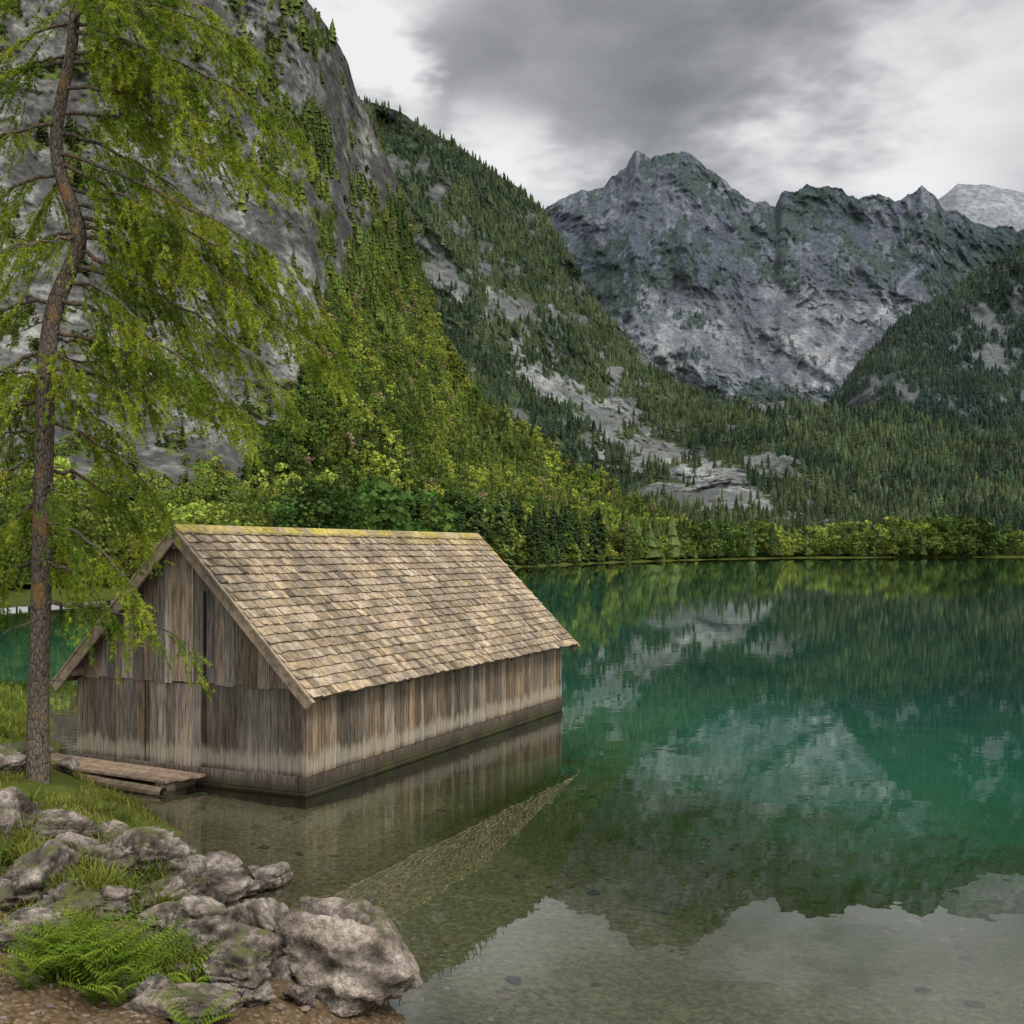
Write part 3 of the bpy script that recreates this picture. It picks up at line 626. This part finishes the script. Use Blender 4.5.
def ferns(name,cs_,nf,Lf,colr):
    V=[];Cc=[]
    for c in cs_:
        g0=np.array([c[0],c[1],float(gz(np.array([c]))[0])-.02])
        for k in range(nf):
            a=rng.random()*6.28;L0=Lf*(.6+.6*rng.random());d=np.array([math.cos(a),math.sin(a),0]);sp=.35+.5*rng.random()
            s=np.array([-d[1],d[0],0]);cv=np.array(colr[0])+(np.array(colr[1])-colr[0])*rng.random()
            for q in range(15):
                tt=(q+1)/15;b=g0+d*L0*sp*tt**1.3+np.array([0,0,L0*(1.0*tt-.42*tt*tt)]);w=L0*.20*(1-tt)**.7*(.4+tt*1.2)+.006
                for sg in (-1,1):
                    e=b+s*sg*w+d*w*.45+np.array([0,0,-.25*w]);m_=(b+e)/2+d*.010
                    V+=[b-d*.008,m_,e];Cc+=[cv*(.75+.4*rng.random())]*3
    V=np.array(V);build(name,V,np.arange(len(V)).reshape(-1,3),M_grass,np.array(Cc))
c0=hit(98,985)[:2]+[0,.22]
q=c0+rng.normal(size=(34,2))*[.33,.24];ferns("fern_clump",q,14,.55,((.07,.135,.015),(.19,.26,.03)))
q=c0+rng.normal(size=(30,2))*[.30,.20];p=tufts(q,14,.035);blades("leafy_grass_clump",p,.28*np.ones(len(p)),.9,cols(p,(.06,.11,.015),(.15,.20,.03),.25,.45),.005)
for (gx_,gy_,nn_,hh_) in ((40,880,25,.3),(110,905,16,.3),(165,890,14,.28),(60,945,14,.22),(175,1000,10,.22),(225,960,8,.2),(5,860,14,.32),(30,825,16,.3),(130,865,14,.26),(75,905,12,.28),(180,925,8,.22)):
    c0=hit(gx_,gy_)[:2];q=c0+rng.normal(size=(nn_,2))*[.22,.18];p=tufts(q,22,.04);p[:,2]+=.08;blades("grass_clump",p,hh_*np.ones(len(p)),.8,cols(p,(.07,.10,.018),(.18,.20,.035),.25,.45),.005)
hut=empty("lakeside_hut");g=Geo();hx,hy=(965-512)/F_*632,632.
g.hexa([(hx-3,hy,0.2),(hx+3,hy,.2),(hx+3,hy+4,.2),(hx-3,hy+4,.2),(hx-3,hy,2.4),(hx+3,hy,2.4),(hx+3,hy+4,2.4),(hx-3,hy+4,2.4)],(.5,.45,.4));g.out("walls",M_roof,hut)
g=Geo();g.add([(hx-3.5,hy-.5,2.3),(hx+3.5,hy-.5,2.3),(hx+3.5,hy+2,3.8),(hx-3.5,hy+2,3.8),(hx-3.5,hy+4.5,2.3),(hx+3.5,hy+4.5,2.3)],[[0,1,2,3],[3,2,5,4]],(.25,.2,.18));g.out("roof",M_roof,hut)
# ---------- world
w=bpy.data.worlds.new("World");bpy.context.scene.world=w;w.use_nodes=True;t=NT(tree=w.node_tree)
d=t.n('ShaderNodeTexCoord').outputs['Generated'];d=t.vm('NORMALIZE',d)
sky=t.n('ShaderNodeTexSky',sky_type='NISHITA',sun_disc=False,sun_elevation=math.radians(50),sun_rotation=math.radians(130)).outputs[0]
skyc=t.mix(1.,sky,(.1,.1,.1),'MULTIPLY')
x=t.n('ShaderNodeSeparateXYZ',{0:d});z=x.outputs[2]
zz_=t.math('ADD',t.math('MAXIMUM',z,0.),.22)
pv=t.n('ShaderNodeCombineXYZ',{0:t.math('DIVIDE',x.outputs[0],zz_),1:t.math('DIVIDE',x.outputs[1],zz_),2:t.math('MULTIPLY',z,2.)}).outputs[0]
n=t.noise(pv,1.5,3,.5);n2=t.noise(pv,4.2,4,.58)
wv=t.n('ShaderNodeCombineXYZ',{0:t.math('MULTIPLY',t.math('SUBTRACT',n2,.5),.3),1:0.,2:t.math('MULTIPLY',t.math('SUBTRACT',n,.5),.3)}).outputs[0]
warp=t.vm('ADD',d,wv)
tot=t.math('ADD',t.math('MULTIPLY',n,.55),t.math('MULTIPLY',n2,.46))
def blob(px,py,rad,amt):
    global tot
    v=np.array([px-512,1100,550-py],float);v/=np.linalg.norm(v)
    dd=t.vm('DISTANCE',warp,tuple(v),1);f=t.mr(dd,rad,0.);tot=t.math('ADD',tot,t.math('MULTIPLY',f,amt))
blob(590,60,.20,-.19);blob(770,50,.19,-.14);blob(460,40,.10,-.10)
blob(335,20,.10,.45);blob(385,95,.06,.25);blob(510,182,.10,.34);blob(980,90,.16,.17);blob(850,160,.13,.14)
cl=t.ramp(tot,[(.24,(.22,.225,.24)),(.36,(.34,.345,.36)),(.47,(.49,.495,.505)),(.57,(.68,.68,.69)),(.72,(.9,.9,.9))])
cl=t.mix(1.,cl,t.mix(t.mr(z,.5,.8),(1,1,1),(2.4,2.4,2.45)),'MULTIPLY')
back=t.mr(x.outputs[1],.1,-.3);cl=t.mix(back,cl,(1.7,1.68,1.65))
col=t.mix(.94,skyc,cl)
bg=t.n('ShaderNodeBackground',{0:col,1:1.0});t.n('ShaderNodeOutputWorld',{0:bg.outputs[0]})
try:
    w.cycles.sampling_method='MANUAL';w.cycles.sample_map_resolution=256
except Exception as e_:print(e_)
sd=bpy.data.lights.new("sun",'SUN');sd.energy=2.4;sd.angle=math.radians(14);sd.color=(1,.95,.87)
so=link(bpy.data.objects.new("sun",sd))
el,azm=math.radians(50),math.radians(130)
dirv=Vector((math.sin(azm)*math.cos(el),math.cos(azm)*math.cos(el),math.sin(el)))
so.rotation_euler=dirv.to_track_quat('Z','Y').to_euler();so.location=(20,-20,40)
cd=bpy.data.cameras.new("camera");cam=link(bpy.data.objects.new("camera",cd));cam.location=(0,0,H);cam.rotation_euler=(math.radians(90),0,0)
cd.sensor_width=36;cd.lens=36*F_/1024;cd.shift_y=(HZ-512)/1024;cd.clip_start=.1;cd.clip_end=30000
sc=bpy.context.scene;sc.camera=cam
sc.view_settings.view_transform='Standard';sc.view_settings.look='None';sc.view_settings.exposure=0
